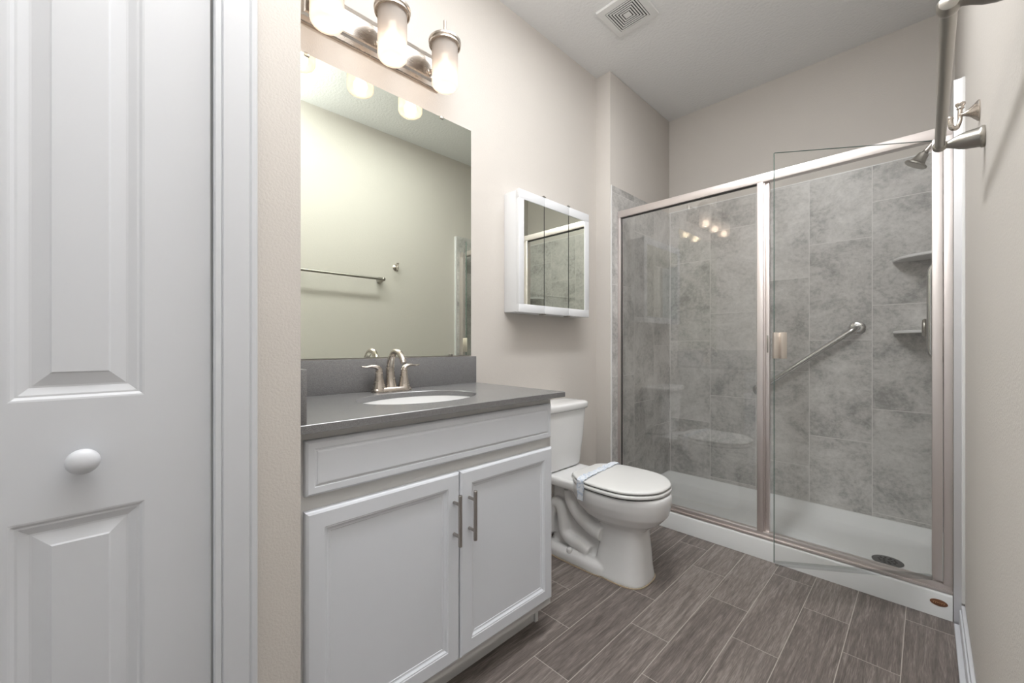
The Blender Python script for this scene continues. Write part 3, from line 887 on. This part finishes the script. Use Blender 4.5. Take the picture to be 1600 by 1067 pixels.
box(bm, 1.579, 1.6105, YF - 0.027, YF + 0.010, ZB + 0.045, ZH0 - 0.003, bev=0.002)
link_mesh('hinge_rail', bm, FRAME, dr)
bm = bmesh.new()
dbox(bm, 0.012, DW - 0.004, -0.006, 0.006, DZ0 - 0.013, DZ0 + 0.008, 0.002)
link_mesh('sweep', bm, SWEEP, dr)
bm = bmesh.new()
dbox(bm, DW - 0.026, DW + 0.003, 0.0035, 0.009, 1.056, 1.170, 0.0015)
dbox(bm, DW - 0.026, DW - 0.017, 0.008, 0.024, 1.056, 1.170, 0.002)
dbox(bm, DW - 0.040, DW - 0.017, 0.022, 0.027, 1.056, 1.170, 0.002)
dbox(bm, DW - 0.026, DW + 0.003, -0.009, -0.0035, 1.056, 1.170, 0.0015)
dbox(bm, DW + 0.0015, DW + 0.004, -0.009, 0.009, 1.056, 1.170, 0.0008)
link_mesh('handle', bm, brushed('handle_nickel', (0.78, 0.72, 0.66), 0.35), dr)

# ------------------------------------------------------------------ grab bars, shelves, shower fittings
def grab_bar(name, label, p0, p1, nrm, stand, r, bend=0.05):
    p0, p1, nrm = Vector(p0), Vector(p1), Vector(nrm)
    g = thing(name, label, 'grab bar', (p0 + p1) / 2)
    d = (p1 - p0).normalized()
    s = stand
    pts = [p0 + nrm * 0.002, p0 + nrm * (s - bend)]
    for k in range(1, 8):
        a = k / 8 * PI / 2
        pts.append(p0 + nrm * (s - bend + bend * math.sin(a)) + d * bend * (1 - math.cos(a)))
    pts.append(p0 + nrm * s + d * bend); pts.append(p1 + nrm * s - d * bend)
    for k in range(1, 8):
        a = PI / 2 - k / 8 * PI / 2
        pts.append(p1 + nrm * (s - bend + bend * math.sin(a)) - d * bend * (1 - math.cos(a)))
    pts += [p1 + nrm * (s - bend), p1 + nrm * 0.002]
    bm = bmesh.new(); tube(bm, pts, r, 24); link_mesh('bar', bm, STEEL, g, sharp=50)
    for p in (p0, p1):
        bm = bmesh.new(); lathe(bm, [(0.0001, 0.0005), (0.040, 0.0005), (0.040, 0.003), (0.036, 0.007), (0.022, 0.010), (0.0001, 0.010)], p, nrm, 36)
        link_mesh('flange', bm, STEEL, g, sharp=40)
    return g
grab_bar('grab_bar', 'slanted stainless steel grab bar on the back tile wall of the shower', (0.752, YB, 0.803), (1.272, YB, 1.216), (0, -1, 0), 0.052, 0.0155, 0.035)
grab_bar('grab_bar', 'upright stainless steel grab bar on the shower side wall behind the hinge post', (XT, 2.63, 1.05), (XT, 2.63, 1.485), (-1, 0, 0), 0.062, 0.0145, 0.045)

def corner_shelf(z, label):
    bm = bmesh.new()
    R = 0.213
    def ring(dr, zz): return [(XT - 0.0005, YB - 0.0005, zz)] + [(XT - 0.0005 - (R - dr) * math.cos(a), YB - 0.0005 - (R - dr) * math.sin(a), zz) for a in [k * PI / 2 / 24 for k in range(25)]]
    loft(bm, [ring(0.004, z), ring(0, z + 0.004), ring(0, z + 0.013), ring(0.004, z + 0.016)])
    o = link_mesh('corner_shelf', bm, PORC, sharp=40)
    return tag(o, label, 'shelf', 'shower corner shelves')
corner_shelf(1.583, 'upper white quarter-round corner shelf near the top of the grab bar')
corner_shelf(1.178, 'lower white quarter-round corner shelf beside the shower valve')

sh = thing('shower_fixture', 'brushed nickel shower head on an angled arm high on the shower side wall', 'shower head', (XT, 2.75, 2.08))
bm = bmesh.new()
tube(bm, smooth_path([(XT, 2.75, 2.105), (1.615, 2.75, 2.10), (1.59, 2.75, 2.07), (1.556, 2.75, 2.025)], 6), 0.0095, 16)
link_mesh('arm', bm, NICKEL, sh)
bm = bmesh.new()
lathe(bm, [(0.0001, 0), (0.03, 0), (0.029, 0.005), (0.016, 0.011), (0.0001, 0.012)], (XT, 2.75, 2.105), (-1, 0, 0), 32)
link_mesh('wall_flange', bm, NICKEL, sh)
bm = bmesh.new()
ax = Vector((-0.55, 0, -0.835)).normalized()
lathe(bm, [(0.0001, 0), (0.011, 0), (0.013, 0.006), (0.011, 0.010), (0.020, 0.013), (0.0225, 0.028), (0.027, 0.045), (0.031, 0.053), (0.044, 0.060), (0.045, 0.066), (0.041, 0.069), (0.0001, 0.069)], (1.562, 2.75, 2.032), ax, 36)
link_mesh('head', bm, DNICK, sh, sharp=35)

sv = thing('shower_valve', 'dark nickel shower valve with ring handle behind the upright grab bar', 'shower valve', (XT, 2.86, 1.20))
bm = bmesh.new()
lathe(bm, [(0.0001, 0.0003), (0.075, 0.0003), (0.075, 0.004), (0.068, 0.010), (0.03, 0.016), (0.026, 0.045), (0.023, 0.062), (0.0001, 0.063)], (XT, 2.86, 1.20), (-1, 0, 0), 40)
link_mesh('escutcheon', bm, DNICK, sv, sharp=40)
bm = bmesh.new()
pts = [(XT - 0.083, 2.86 + 0.034 * math.cos(2 * PI * k / 32), 1.20 + 0.034 * math.sin(2 * PI * k / 32)) for k in range(33)]
tube(bm, pts, 0.010, 12)
tube(bm, [(XT - 0.055, 2.86, 1.20), (XT - 0.083, 2.86, 1.20)], 0.016, 20)
tube(bm, [(XT - 0.083, 2.826, 1.20), (XT - 0.083, 2.894, 1.20)], 0.007, 12)
link_mesh('handle', bm, DNICK, sv, sharp=50)

# ------------------------------------------------------------------ towel bar and robe hook on the right wall
BX, BZ = 1.5895, 1.655
tb = thing('towel_bar', 'satin nickel towel bar on the right wall close to the camera', 'towel bar', (W, 1.275, BZ))
bm = bmesh.new()
tube(bm, [(BX, 0.955, BZ), (BX, 1.600, BZ)], 0.0105, 28)
link_mesh('bar', bm, DNICK, tb)
for y, s in ((0.945, -1), (1.605, 1)):
    bm = bmesh.new()
    lathe(bm, [(0.0001, 0.0003), (0.0265, 0.0003), (0.0275, 0.002), (0.0275, 0.006), (0.0255, 0.008), (0.0245, 0.012), (0.0225, 0.032), (0.0185, 0.046), (0.0125, 0.058), (0.0095, 0.066), (0.0098, 0.072), (0.0115, 0.078), (0.0001, 0.0785)], (W, y, BZ), (-1, 0, 0), 40)
    lathe(bm, [(0.0001, -0.014), (0.011, -0.014), (0.0135, -0.012), (0.0148, -0.006), (0.0148, 0.003), (0.012, 0.009), (0.0001, 0.012)], (BX, y, BZ), (0, s, 0), 32)
    link_mesh('post', bm, DNICK, tb, sharp=40)

hk = thing('robe_hook', 'brushed nickel double robe hook on the right wall beyond the towel bar', 'hook', (W, 1.755, 1.775))
HY = 1.755
bm = bmesh.new()
lathe(bm, [(0.0001, 0.0003), (0.028, 0.0003), (0.0285, 0.003), (0.026, 0.006), (0.0245, 0.007), (0.017, 0.014), (0.0105, 0.021), (0.0065, 0.028), (0.0055, 0.034), (0.006, 0.040), (0.0001, 0.042)], (W, HY, 1.782), (-1, 0, 0), 36)
link_mesh('flange', bm, NICKEL, hk, sharp=40)
bm = bmesh.new()
tube(bm, smooth_path([(1.633, HY, 1.808), (1.632, HY, 1.785), (1.632, HY, 1.768), (1.6285, HY - 0.004, 1.752), (1.623, HY - 0.008, 1.744), (1.6155, HY - 0.012, 1.748), (1.6125, HY - 0.014, 1.764), (1.612, HY - 0.014, 1.772)], 6), [0.0052] * 20 + [0.0062] * 23, 14)
lathe(bm, [(0.0001, 0), (0.006, 0), (0.0085, 0.003), (0.007, 0.006), (0.0085, 0.010), (0.011, 0.014), (0.0105, 0.018), (0.0001, 0.020)], (1.633, HY, 1.798), (0, 0, 1), 24)
lathe(bm, [(0.0001, 0), (0.006, 0.0), (0.008, 0.004), (0.006, 0.009), (0.0001, 0.0105)], (1.612, HY - 0.014, 1.769), (0, 0, 1), 20)
link_mesh('prong', bm, NICKEL, hk, sharp=50)
